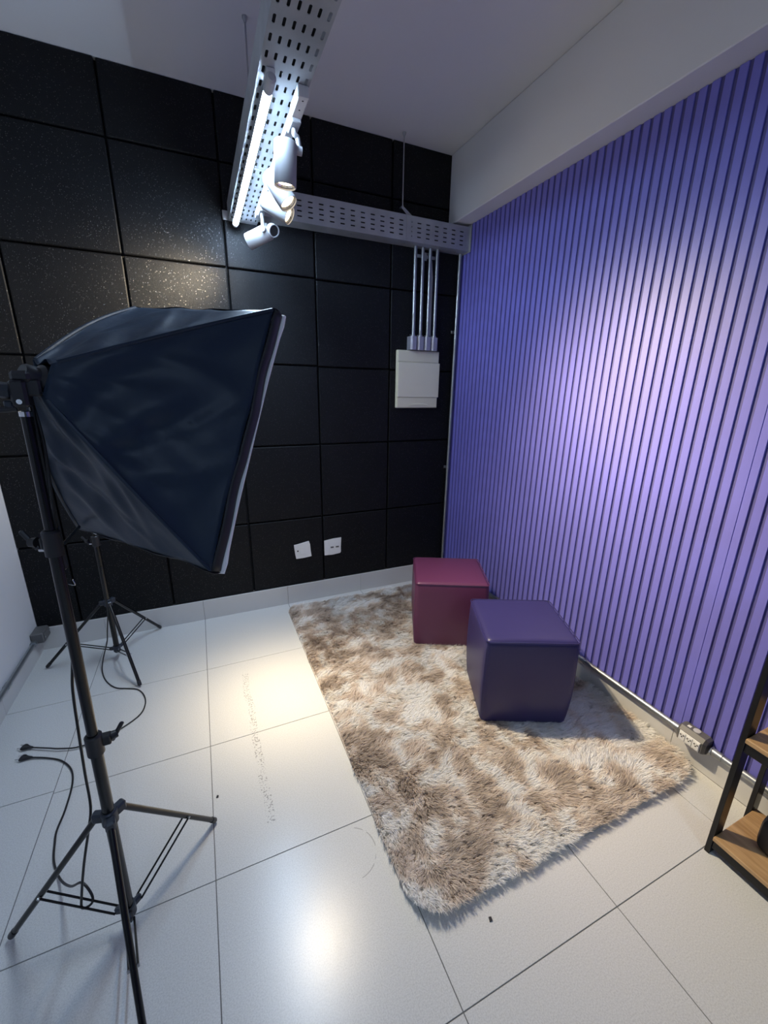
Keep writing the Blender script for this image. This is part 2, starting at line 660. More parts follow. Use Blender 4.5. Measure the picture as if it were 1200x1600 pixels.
# ================================================================== cable trays
def slotted(mb, F, u0, du, nu, v0, dv, nv, hu, hv, um=(None, None), vm=(None, None)):
    """sheet with an array of obround slots; F maps (u, v) to a point"""
    us = [u0 + du * i for i in range(nu + 1)]
    vs_ = [v0 + dv * j for j in range(nv + 1)]
    for i in range(nu):
        for j in range(nv):
            a, b, c, d = us[i], us[i + 1], vs_[j], vs_[j + 1]
            mu, mv = (a + b) / 2, (c + d) / 2
            k = min(hu, hv) * 0.6
            hole = [(mu - hu + k, mv - hv), (mu + hu - k, mv - hv), (mu + hu, mv - hv + k), (mu + hu, mv + hv - k),
                    (mu + hu - k, mv + hv), (mu - hu + k, mv + hv), (mu - hu, mv + hv - k), (mu - hu, mv - hv + k)]
            out = [(a, c), (b, c), (b, d), (a, d)]
            mb.add([F(*q) for q in out + hole], [(0, 1, 5, 4), (1, 6, 5), (1, 2, 7, 6), (2, 8, 7), (2, 3, 9, 8), (3, 10, 9), (3, 0, 11, 10), (0, 4, 11)])
    ua, ub, va, vb = us[0], us[-1], vs_[0], vs_[-1]

    def quad(a, b, c, d):
        mb.add([F(a, c), F(b, c), F(b, d), F(a, d)], [(0, 1, 2, 3)])
    lo_u = um[0] if um[0] is not None else ua
    hi_u = um[1] if um[1] is not None else ub
    if um[0] is not None:
        quad(lo_u, ua, va, vb)
    if um[1] is not None:
        quad(ub, hi_u, va, vb)
    if vm[0] is not None:
        quad(lo_u, hi_u, vm[0], va)
    if vm[1] is not None:
        quad(lo_u, hi_u, vb, vm[1])
    return mb


def solid(o, t, off=0.0):
    md = o.modifiers.new('thickness', 'SOLIDIFY')
    md.thickness = t
    md.offset = off
    return o


TX0, TX1, TZ = -1.2852, -1.1264, 2.5455
tray = thing('cable_tray', 'galvanised perforated cable tray running along the ceiling with the lights fixed under it', 'cable tray', ((TX0 + TX1) / 2, -2.4, TZ), 'perforated steel cable trays')
F1 = lambda u, v: (u, v, TZ)
k0 = -1.3204 + 0.0326
rows_far = 11
yj = k0 + 0.0653 * 9
p_a = slotted(MB(), F1, TX0, 0.02647, 6, yj + 0.0014, 0.0653, 10, 0.0043, 0.0155, vm=(None, -0.012))
solid(obj('perforated_plate', p_a, 'galv', tray, smooth=False, fixn=False), 0.0016)
p_b = slotted(MB(), F1, TX0, 0.02647, 6, yj - 0.0014 - 0.0653 * 80, 0.0653, 80, 0.0043, 0.0155)
solid(obj('perforated_plate', p_b, 'galv', tray, smooth=False, fixn=False), 0.0016)
for sx, x in ((1, TX0), (-1, TX1)):
    f = MB()
    f.box((x - 0.0009, YN, TZ), (x + 0.0009, -0.012, TZ + 0.090))
    f.box((min(x, x + sx * 0.012), YN, TZ + 0.0885), (max(x, x + sx * 0.012), -0.012, TZ + 0.090))
    obj('side_flange', f, 'galv', tray, smooth=False)
obj('coupling_plate', MB().box((TX0 - 0.003, yj - 0.07, TZ + 0.02), (TX0 - 0.0009, yj + 0.07, TZ + 0.07), 0.0005), 'galv', tray)
obj('wall_bracket', MB().box((TX0 - 0.03, -0.012, TZ + 0.004), (TX0 - 0.0015, -0.0016, TZ + 0.05), 0.001), 'white_metal', tray)

tray2 = thing('cable_tray', 'short perforated steel cable tray fixed along the black wall above the grey conduits', 'cable tray', (-0.40, -0.055, 2.568), 'perforated steel cable trays')
YF = -0.11
F2 = lambda u, v: (u, YF, v)
nC = 21
uS = -0.2161 - 0.0336 - 0.0672 * 13
p_c = slotted(MB(), F2, uS, 0.0672, nC, 2.5857, 0.0267, 4, 0.0145, 0.0036, um=(TX1 + 0.002, 0.3225), vm=(2.568, 2.716))
solid(obj('perforated_plate', p_c, 'galv', tray2, smooth=False, fixn=False), 0.0016)
for z in (2.568, 2.716):
    f = MB().box((TX1 + 0.002, YF, z - 0.0008), (0.3225, -0.004, z + 0.0008))
    obj('flange', f, 'galv', tray2, smooth=False)
ep = MB().box((0.3225, -0.128, 2.560), (0.3255, -0.004, 2.730), 0.0005)
obj('end_plate', ep, 'galv', tray2)
for x in (-0.55, -0.17, 0.235):
    obj('bolt', MB().lathe((x, YF + 0.045, 2.567), (0, 0, -1), [(0, 0.0), (0, 0.006), (0.003, 0.006), (0.005, 0.003), (0.005, 0)], 12), 'screw', tray2)


def rod(label, x, y, z1, strap):
    t = thing('hanger_rod', label, 'hanger rod', (x, y, z1), 'threaded rods carrying the trays')
    obj('rod', MB().cyl((x, y, z1), (x, y, ZC - 0.012), 0.0038, n=10), 'screw', t)
    obj('ceiling_anchor', MB().lathe((x, y, ZC), (0, 0, -1), [(0, 0), (0, 0.012), (0.006, 0.012), (0.014, 0.008), (0.022, 0.005), (0.022, 0)], 12), 'screw', t)
    if strap:
        s = MB()
        s.box((-0.178, YF - 0.0042, 2.575), (-0.140, YF - 0.0015, 2.715), 0.0005)
        vs_ = [(-0.178, YF - 0.0042, 2.715), (-0.140, YF - 0.0042, 2.715), (-0.186, y - 0.004, z1 + 0.006), (-0.214, y - 0.004, z1 + 0.006)]
        s.add(vs_ + [(a, b + 0.0027, c) for a, b, c in vs_], [(0, 1, 2, 3), (7, 6, 5, 4), (0, 4, 5, 1), (1, 5, 6, 2), (2, 6, 7, 3), (3, 7, 4, 0)])
        s.box((-0.214, y - 0.004, z1 + 0.004), (-0.186, y + 0.020, z1 + 0.008), 0.0005)
        obj('strap', s, 'galv', t)
    obj('nut', MB().lathe((x, y, z1 + 0.008), (0, 0, 1), [(0, 0), (0, 0.008), (0.007, 0.008), (0.007, 0)], 6), 'screw', t)
    return t


rod('thin threaded rod hanging from the ceiling beside the white beam, with a steel strap', -0.2, -0.092, 2.752, True)
rod('thin threaded rod hanging from the ceiling left of the long cable tray', -1.200, -0.545, TZ + 0.002, False)

for k, x in enumerate((-1.2635, -1.2365, -1.2085, -1.1805, -1.1525)):  # cables added so the long tray's slots look dark from below
    r_ = 0.0118
    w_y = [(x + 0.0008 * math.sin(1.7 * j + k), -0.03 - 0.5 * j, TZ + 0.0012 + r_) for j in range(13)]
    tag(obj('added_tray_cable', MB().tube(w_y, r_, 10, 3), 'cable'), 'black cable added inside the long cable tray to darken its slots', 'cable', 'cables in the long tray')

for y, z in ((-0.094, 2.5835), (-0.094, 2.612), (-0.094, 2.6405), (-0.094, 2.669), (-0.094, 2.6975)):  # cables added behind the front plate to blacken its slots
    tag(obj('added_tray_cable', MB().cyl((-1.10, y, z), (0.315, y, z), 0.0138, n=10), 'cable'), 'black cable added inside the short wall tray to darken its slots', 'cable', 'cables in the short tray')

# ------------------------------------------------------------------ LED tube
def arc_tube(ya, yb, a0, a1, r, n):
    b = MB()
    q = []
    for y in (ya, yb):
        for k in range(n + 1):
            an = math.radians(a0 + (a1 - a0) * k / n)
            q.append((-1.253 + r * math.cos(an), y, 2.520 + r * math.sin(an)))
    return b.add(q, [(k, k + 1, n + 2 + k, n + 1 + k) for k in range(n)])


def led_tube(label, y0, y1):
    """T8 tube with a glowing lens below and a plain back, in two sockets under the tray"""
    t = thing('led_tube_light', label, 'tube light', (-1.253, (y0 + y1) / 2, 2.507), 'LED tubes under the long tray')
    obj('glowing_lens', arc_tube(y0, y1, -166, -14, 0.0145, 20), 'tube', t)
    obj('tube_back', arc_tube(y0, y1, -14, 194, 0.0145, 16), 'white_pl', t)
    for ya, yb in ((y0 - 0.070, y0 - 0.001), (y1 + 0.001, y1 + 0.030)):
        m_ = MB().lathe((-1.253, ya, 2.520), (0, 1, 0), [(0, 0), (0, 0.010), (0.006, 0.0155), (yb - ya - 0.002, 0.0155), (yb - ya, 0.014), (yb - ya, 0)], 18)
        obj('end_cap', m_, 'greycap', t)
        obj('socket', MB().box((-1.266, ya + 0.004, 2.530), (-1.240, yb - 0.004, TZ - 0.001), 0.002), 'white_pl', t)
    return t


led_tube('lit cold white LED tube fixed under the long cable tray', -1.275, -0.075)
led_tube('lit LED tube under the cable tray behind the viewer', -5.55, -4.35)

# ------------------------------------------------------------------ spotlight track and spotlights
trk = thing('spotlight_track', 'slim white spotlight track under the edge of the long cable tray', 'track', (-1.146, -0.75, 2.512))
obj('rail', MB().box((-1.162, -1.190, 2.516), (-1.130, -0.205, TZ - 0.001), 0.002), 'white_metal', trk)
fd = obj('power_feed', MB().box((-1.165, -1.310, 2.508), (-1.128, -1.192, TZ - 0.001), 0.003), 'white_pl', trk)
for y in (-1.295, -1.245):
    obj('screw', MB().lathe((-1.146, y, 2.5085), (0, 0, -1), [(0, 0), (0, 0.003), (0.001, 0.003), (0.001, 0)], 10), 'darkhole', fd)


def spotlight(label, y, cen, d, key, knob=False, Lh=0.135, r=0.040):
    """cen: middle of the housing; d: where it points"""
    cen, d = np.array(cen, float), np.array(d, float)
    d /= np.linalg.norm(d)
    t = thing('spotlight', label, 'spotlight', (-1.146, y, 2.516), 'white spotlights on the track')
    back, front = cen - d * Lh / 2, cen + d * Lh / 2
    side = np.cross(d, (0, 0, 1.0))
    if np.linalg.norm(side) < 0.15:
        side = np.array((1.0, 0.0, 0))
    side /= np.linalg.norm(side)
    stem_top = np.array((-1.146, y, 2.516))
    if (stem_top - cen) @ side < 0:
        side = -side
    att = cen - d * (Lh * 0.36) + side * (r + 0.010)
    obj('adapter', MB().box((-1.163, y - 0.040, 2.496), (-1.129, y + 0.040, 2.5155), 0.003), 'white_metal', t)
    obj('stem', MB().tube([(-1.146, y, 2.498), (-1.146, y, 2.480), (stem_top * 0.3 + att * 0.7) + np.array((0, 0, 0.012)), att], 0.0085, 12, 5), 'white_metal', t)
    kn = MB().cyl(att + side * 0.008, att - side * 0.016, 0.014, n=18)
    obj('knuckle', kn, 'white_metal', t)
    if knob:
        ka = np.array((0.35, -0.85, -0.40))
        ka /= np.linalg.norm(ka)
        kp = back - d * 0.004 + np.array((0.004, -0.022, -0.004))
        kk = MB().lathe(kp - ka * 0.012, ka, [(0, 0.0), (0, 0.026), (0.004, 0.030), (0.034, 0.030), (0.034, 0.0255), (0.020, 0.0255), (0.020, 0)], 24)
        k_ = obj('pivot_cup', kk, 'white_metal', t)
        obj('cup_recess', MB().lathe(kp + ka * 0.0085, ka, [(0, 0.0), (0, 0.0252), (0.008, 0.0252), (0.008, 0)], 24), 'darkhole', k_)
    h = MB().lathe(back, d, [(0, 0), (0, r * 0.55), (0.0, r - 0.006), (0.002, r - 0.002), (0.006, r), (Lh - 0.002, r), (Lh, r - 0.001), (Lh, r - 0.003),
                             (Lh - 0.018, r - 0.0035), (Lh - 0.018, 0)], 32)
    obj('housing', h, 'white_metal', t)
    bf = front - d * 0.017
    ring = MB().lathe(bf, d, [(0, r - 0.004), (0.010, r - 0.004), (0.010, r - 0.009), (0.004, r - 0.013), (0.0, r - 0.014)], 32)
    obj('trim_ring', ring, 'reflector', t)
    lens = MB().lathe(bf + d * 0.001, d, [(0.003, r - 0.0125), (0.0045, r * 0.5), (0.006, 0.0)], 28)
    obj('glowing_lens', lens, 'bulb', t)
    ld = bpy.data.lights.new('lamp_light', 'SPOT')
    ld.energy = SPOT_W[key]
    ld.color = SPOT_COL
    ld.spot_size = math.radians(150)
    ld.spot_blend = 0.6
    # reflector-lamp beam: bright hot spot falling off smoothly with the angle from the axis, plus a little spill
    ld.use_nodes = True
    ln = ld.node_tree
    em = ln.nodes['Emission']
    tc = ln.nodes.new('ShaderNodeTexCoord')
    sx_ = ln.nodes.new('ShaderNodeSeparateXYZ')
    ln.links.new(tc.outputs['Normal'], sx_.inputs[0])
    ab = mth(ln.nodes, ln.links, 'ABSOLUTE', sx_.outputs[2])
    hot = mth(ln.nodes, ln.links, 'POWER', ab, {'down': 44.0, 'rug': 10.0, 'wall': 34.0, 'black': 15.0}[key])
    ln.links.new(mth(ln.nodes, ln.links, 'MULTIPLY_ADD', hot, 0.988, 0.012), em.inputs['Strength'])
    ld.shadow_soft_size = 0.022
    lo = bpy.data.objects.new('lamp_light', ld)
    p = Vector(front + d * 0.004)
    link(lo, t, p)
    lo.rotation_euler = Vector(d).to_track_quat('-Z', 'Y').to_euler()
    return t


spotlight('white cylindrical spotlight nearest the camera, pointing straight down', -1.160, (-1.181, -1.150, 2.388), (-0.05, 0.075, -1.0), 'down')
spotlight('second white spotlight along the track, tilted towards the rug and stools', -0.890, (-1.155, -0.893, 2.408), (0.47, -0.36, -0.84), 'rug')
spotlight('third white spotlight along the track, turned to the violet wall', -0.620, (-1.120, -0.648, 2.426), (1.45, -0.91, -0.97), 'wall')
spotlight('farthest white spotlight on the track, turned left towards the black panels', -0.350, (-1.165, -0.335, 2.392), (-0.80, 0.50, -0.36), 'black', knob=True)

# ================================================================== electrical things on the walls
cab = thing('electrical_panel', 'cream plastic electrical panel box on the black wall', 'electrical panel', (-0.008, -0.02, 1.483))
obj('body', MB().box((-0.184, -0.030, 1.483), (0.168, -0.0018, 1.896), 0.003), 'cream', cab)
dr = obj('door', MB().box((-0.180, -0.038, 1.562), (0.174, -0.0302, 1.812), 0.003), 'cream_d', cab)
obj('upper_cover', MB().box((-0.178, -0.034, 1.816), (0.163, -0.0302, 1.891), 0.002), 'cream', cab)
lw = obj('lower_cover', MB().box((-0.178, -0.034, 1.488), (0.163, -0.0302, 1.558), 0.002), 'cream', cab)
obj('finger_grip', MB().grid(lambda u, v: (-0.09 + 0.18 * u, -0.0342 - 0.0025 * math.sin(PI * v), 1.497 + 0.022 * v * math.sin(PI * u) ** 0.5), 16, 6), 'cream', lw)

for k, x in enumerate((-0.068, -0.010, 0.049, 0.106)):
    lab = ['leftmost of the four steel conduits dropping into the cream electrical panel',
           'second from left of the four steel conduits above the cream electrical panel',
           'third from left of the four steel conduits above the cream electrical panel',
           'rightmost of the four steel conduits dropping into the cream electrical panel'][k]
    t = thing('conduit', lab, 'conduit', (x, -0.045, 1.900), 'conduits above the electrical panel')
    obj('pipe', MB().cyl((x, -0.045, 1.985), (x - 0.002, -0.045, 2.5665), 0.0118, n=18), 'pipe', t)
    cb = MB()
    cb.prism([(x - 0.027, -0.0018), (x - 0.027, -0.058), (x - 0.016, -0.070), (x + 0.016, -0.070), (x + 0.027, -0.058), (x + 0.027, -0.0018)], 2, 1.8985, 1.990)
    c_ = obj('connector_box', cb, 'greybox', t, smooth=False)
    obj('collar', MB().lathe((x, -0.045, 1.989), (0, 0, 1), [(0, 0.0), (0, 0.0165), (0.012, 0.0165), (0.014, 0.0120)], 18), 'pipe', t)
    obj('set_screw', MB().cyl((x - 0.016, -0.045, 1.998), (x - 0.027, -0.045, 1.998), 0.004, n=8), 'screw', t)
fc = MB()
pts = [(0.056, 2.548), (0.070, 2.50), (0.082, 2.40), (0.078, 2.25), (0.076, 2.10), (0.078, 1.992)]
w_ = [0.010, 0.012, 0.013, 0.017, 0.020, 0.020]
vs_, fs_ = [], []
for (x, z), w in zip(pts, w_):
    vs_ += [(x - w, -0.012, z), (x + w, -0.012, z), (x + w, -0.006, z), (x - w, -0.006, z)]
for i in range(len(pts) - 1):
    for k in range(4):
        j = (k + 1) % 4
        fs_.append((i * 4 + k, i * 4 + j, i * 4 + 4 + j, i * 4 + 4 + k))
fs_ += [(0, 1, 2, 3), (23, 22, 21, 20)]
fc.add(vs_, fs_)
tag(obj('flat_cable_sleeve', fc, 'greycap'), 'flat grey cable sleeve behind the steel conduits on the black wall', 'cable sleeve')
sb = thing('conduit_support', 'short steel support bar behind the conduits under the small cable tray', 'support bar', (0.02, -0.02, 2.50))
obj('bar', MB().box((-0.06, -0.016, 2.512), (0.105, -0.0018, 2.530), 0.001), 'galv', sb)
obj('clip', MB().box((0.005, -0.020, 2.495), (0.035, -0.0165, 2.545), 0.001), 'galv', sb)

cc = thing('corner_conduit', 'long vertical steel conduit in the corner between black panels and violet slats', 'conduit', (0.308, -0.024, 0.15))
obj('pipe', MB().cyl((0.308, -0.022, 0.150), (0.303, -0.032, 2.5665), 0.0120, n=18), 'pipe', cc)
for z in (2.045, 1.0):
    x = 0.308 - 0.005 * (z - 0.15) / 2.4
    y = -0.022 - 0.010 * (z - 0.15) / 2.4
    obj('pipe_clamp', MB().lathe((x, y, z - 0.012), (0, 0, 1), [(0, 0.0118), (0, 0.0145), (0.024, 0.0145), (0.024, 0.0118)], 18), 'pipe', cc)
    obj('clamp_tab', MB().box((x - 0.024, -0.006, z - 0.010), (x + 0.012, -0.0016, z + 0.010), 0.001), 'pipe', cc)

# conduit along the right skirting with its socket box
CZ, CX, CR = 0.146, 0.3110, 0.0142
fcond = thing('skirting_conduit', 'steel conduit running along the top of the skirting below the violet slats', 'conduit', (CX, -1.4, CZ - CR))
for ya, yb in ((-2.074, -0.045), (-3.6, -2.240)):
    obj('pipe', MB().cyl((CX, ya, CZ), (CX, yb, CZ), CR, n=20), 'pipe', fcond)
for ya, yb in ((-2.0865, -2.058), (-2.262, -2.226), (-1.565, -1.535), (-0.80, -0.77)):
    obj('coupling', MB().lathe((CX, ya, CZ), (0, 1, 0), [(0, CR), (0.0, CR + 0.003), (yb - ya, CR + 0.003), (yb - ya, CR)], 20), 'pipe', fcond)
obj('locknut', MB().lathe((CX, -2.2245, CZ), (0, 1, 0), [(0, 0.008), (0, CR + 0.006), (0.006, CR + 0.006), (0.006, 0.008)], 6), 'screw', fcond)

ob = thing('socket_box', 'grey metal socket box with three white power outlets on the skirting conduit', 'socket box', (0.300, -2.152, 0.105))
oy0, oy1 = -2.200, -2.103
body = MB()
prof = [(0.3262, 0.118), (0.294, 0.112), (0.272, 0.126), (0.272, 0.176), (0.287, 0.193), (0.3262, 0.193)]
n_ = len(prof)
vs_, fs_ = [], []
for yy, k in ((oy0 - 0.010, 0.80), (oy0, 1.0), (oy1, 1.0), (oy1 + 0.010, 0.80)):
    for (x, z) in prof:
        vs_.append((0.3262 - (0.3262 - x) * k, yy, 0.148 + (z - 0.148) * k))
for i in range(3):
    for k in range(n_):
        j = (k + 1) % n_
        fs_.append((i * n_ + k, i * n_ + j, (i + 1) * n_ + j, (i + 1) * n_ + k))
fs_ += [tuple(range(n_)), tuple(range(4 * n_ - 1, 3 * n_ - 1, -1))]
body.add(vs_, fs_)
obj('housing', body, 'castal', ob, ang=0.35)
fp = obj('faceplate', MB().box((0.2680, oy0 + 0.006, 0.128), (0.2722, oy1 - 0.006, 0.175), 0.001), 'white_pl', ob)
for k in range(3):
    yc = oy0 + 0.0200 + 0.0285 * k
    so = MB()
    so.box((0.2655, yc - 0.0122, 0.133), (0.2678, yc + 0.0122, 0.170), 0.0015)
    s_ = obj('outlet', so, 'white_pl', fp)
    hole = MB()
    for dy, dz in ((-0.006, 0.004), (0.006, 0.004), (0.0, -0.004)):
        hole.lathe((0.2654, yc + dy, 0.154 + dz), (-1, 0, 0), [(0, 0), (0, 0.0032), (0.0004, 0.0032), (0.0004, 0)], 10)
    obj('pin_holes', hole, 'darkhole', s_)
obj('knockout_cap', MB().lathe((0.3065, -2.155, 0.1925), (0, 0, 1), [(0, 0), (0, 0.015), (0.003, 0.014), (0.003, 0)], 22), 'greycap', ob)
obj('sticker', MB().box((0.297, -2.132, 0.1925), (0.312, -2.118, 0.1938), 0.0003), 'white_pl', ob)

# left skirting conduit and its box
lc = thing('skirting_conduit', 'thin grey conduit along the skirting of the white wall', 'conduit', (XL + 0.016, -1.4, 0.112))
obj('pipe', MB().cyl((XL + 0.016, -3.6, 0.124), (XL + 0.016, -0.135, 0.124), 0.0120, n=18), 'pipe', lc)
for y in (-0.55, -1.6):
    obj('coupling', MB().lathe((XL + 0.016, y, 0.124), (0, 1, 0), [(0, 0.012), (0, 0.0148), (0.035, 0.0148), (0.035, 0.012)], 18), 'pipe', lc)
jb = thing('junction_box', 'small grey junction box in the corner behind the light stands', 'junction box', (XL + 0.036, -0.075, 0.10))
obj('housing', MB().box((XL + 0.0005, -0.128, 0.112), (XL + 0.066, -0.020, 0.178), 0.006), 'castal', jb)
obj('lid', MB().box((XL + 0.066, -0.120, 0.120), (XL + 0.070, -0.028, 0.170), 0.001), 'castal', jb)
obj('bushing', MB().lathe((XL + 0.016, -0.150, 0.124), (0, 1, 0), [(0, 0.012), (0, 0.017), (0.022, 0.017), (0.022, 0)], 16), 'pipe', jb)
for y in (-0.112, -0.036):
    obj('screw', MB().lathe((XL + 0.070, y, 0.145), (1, 0, 0), [(0, 0), (0, 0.004), (0.0012, 0.004), (0.0012, 0)], 10), 'screw', jb)


def plate(label, poly, knob):
    c = np.mean(np.array(poly), axis=0)
    t = thing('wall_plate', label, 'wall plate', (c[0], -0.004, min(p[1] for p in poly)), 'white wall plates on the black panels')
    obj('plate', MB().prism(poly, 1, -0.0085, -0.0018), 'white_pl', t, smooth=False)
    if knob:
        obj('rocker', MB().box((c[0] - 0.018, -0.0115, c[1] - 0.030), (c[0] + 0.022, -0.0086, c[1] + 0.026), 0.001), 'white_pl', t)
        obj('key_hole', MB().lathe((c[0] - 0.036, -0.0086, c[1] - 0.002), (0, -1, 0), [(0, 0), (0, 0.006), (0.0006, 0.006), (0.0006, 0)], 12), 'darkhole', t)
    else:
        obj('inner_frame', MB().box((c[0] - 0.050, -0.0100, c[1] - 0.046), (c[0] + 0.050, -0.0086, c[1] + 0.046), 0.0008), 'white_pl', t)
        for dx in (-0.022, 0.020):
            s_ = MB()
            s_.box((c[0] + dx - 0.013, -0.0108, c[1] - 0.004), (c[0] + dx + 0.013, -0.0101, c[1] + 0.009), 0.0004)
            obj('socket_slot', s_, 'castal', t)
    return t


plate('white wall plate with a small black hole and uneven edges on the black panels',
      [(-1.0025, 0.479), (-0.965, 0.484), (-0.888, 0.497), (-0.880, 0.470), (-0.877, 0.420), (-0.872, 0.372), (-0.930, 0.366), (-0.990, 0.366), (-0.996, 0.40), (-1.000, 0.44)], True)
plate('white wall plate with two grey slots beside a panel joint on the black wall',
      [(-0.768, 0.482), (-0.700, 0.490), (-0.630, 0.492), (-0.633, 0.43), (-0.636, 0.372), (-0.640, 0.364), (-0.70, 0.358), (-0.767, 0.361)], False)


# ================================================================== rug
def vnoise(x, y, s, seed):
    r = np.random.default_rng(seed)
    n = 64
    tb = r.random((n, n))
    u, v = x / s + 17.3, y / s + 31.7
    i, j = np.floor(u).astype(int), np.floor(v).astype(int)
    fu, fv = u - i, v - j
    fu, fv = fu * fu * (3 - 2 * fu), fv * fv * (3 - 2 * fv)
    a = tb[i % n, j % n] * (1 - fu) + tb[(i + 1) % n, j % n] * fu
    b = tb[i % n, (j + 1) % n] * (1 - fu) + tb[(i + 1) % n, (j + 1) % n] * fu
    return a * (1 - fv) + b * fv


RX0, RX1, RY0, RY1 = -1.095, 0.300, -2.195, -0.095


def rug_edge(x, y):
    """signed distance inside the rounded outline (positive inside)"""
    cx, cy = (RX0 + RX1) / 2, (RY0 + RY1) / 2
    rad = np.where(y < cy, 0.11, 0.05)
    qx = np.abs(x - cx) - ((RX1 - RX0) / 2 - rad)
    qy = np.abs(y - cy) - ((RY1 - RY0) / 2 - rad)
    return rad - (np.hypot(np.maximum(qx, 0), np.maximum(qy, 0)) + np.minimum(np.maximum(qx, qy), 0))


def rug_col(x, y):
    a = 0.22 * vnoise(x, y, 0.23, 1) + 0.40 * vnoise(x + 3, y, 0.095, 2) + 0.38 * vnoise(x, y + 5, 0.042, 3)
    a = np.clip((a - 0.31) / 0.30, 0, 1)
    dark = np.array((0.60, 0.51, 0.43))
    tan = np.array((0.82, 0.73, 0.645))
    pale = np.array((0.97, 0.95, 0.92))
    k = a[:, None]
    return np.where(k < 0.5, dark + (tan - dark) * k * 2, tan + (pale - tan) * (k - 0.5) * 2)


def lift(x, y):
    d = np.hypot(x - (RX0 + 0.03), y - (RY0 + 0.03))
    return 0.022 * np.clip(1 - d / 0.20, 0, 1) ** 1.5 + 0.02 * np.clip((x - 0.24) / 0.06, 0, 1) ** 2


def color_attr(me, cols):
    at = me.color_attributes.new('fur', 'FLOAT_COLOR', 'POINT')
    c4 = np.ones((len(cols), 4), np.float32)
    c4[:, :3] = cols
    at.data.foreach_set('color', c4.ravel())


rug = thing('rug', 'shaggy beige and cream mottled rug lying on the tile floor', 'rug', ((RX0 + RX1) / 2, (RY0 + RY1) / 2, 0.0))
# backing slab
gx, gy = 70, 105
bm_ = MB()
outl = []
for (cx, cy, a0, rad) in ((RX1 - 0.11, RY0 + 0.11, -90, 0.11), (RX1 - 0.05, RY1 - 0.05, 0, 0.05), (RX0 + 0.05, RY1 - 0.05, 90, 0.05), (RX0 + 0.11, RY0 + 0.11, 180, 0.11)):
    for k in range(11):
        an = math.radians(a0 + 9 * k)
        outl.append((cx + rad * math.cos(an), cy + rad * math.sin(an)))
pts = []
for i in range(len(outl)):
    a, b = np.array(outl[i]), np.array(outl[(i + 1) % len(outl)])
    m = max(1, int(np.linalg.norm(b - a) / 0.04))
    for k in range(m):
        pts.append(a + (b - a) * k / m)
pts = np.array(pts)
cen = np.array(((RX0 + RX1) / 2, (RY0 + RY1) / 2))
rings = [1.0, 0.985, 0.95, 0.88, 0.75, 0.5, 0.25]
vs_, fs_ = [], []
n_ = len(pts)
for r_ in rings:
    q = cen + (pts - cen) * r_
    z = 0.010 + lift(q[:, 0], q[:, 1])
    for p, zz in zip(q, z):
        vs_.append((p[0], p[1], zz))
vs_.append((cen[0], cen[1], 0.010))
for i in range(len(rings) - 1):
    for k in range(n_):
        j = (k + 1) % n_
        fs_.append((i * n_ + k, i * n_ + j, (i + 1) * n_ + j, (i + 1) * n_ + k))
o_ = (len(rings) - 1) * n_
for k in range(n_):
    fs_.append((o_ + k, o_ + (k + 1) % n_, len(vs_) - 1))
lo_ = len(vs_)
z = np.maximum(0.0012, lift(pts[:, 0], pts[:, 1]))
for p, zz in zip(pts, z):
    vs_.append((p[0], p[1], zz))
for k in range(n_):
    j = (k + 1) % n_
    fs_.append((k, lo_ + k, lo_ + j, j))
bm_.add(vs_, fs_)
rb = obj('backing', bm_, 'fur', rug, fixn=True)
vv = np.array([v.co[:] for v in rb.data.vertices])
color_attr(rb.data, rug_col(vv[:, 0] + WLOC[rb.name][0], vv[:, 1] + WLOC[rb.name][1]) * 0.8)


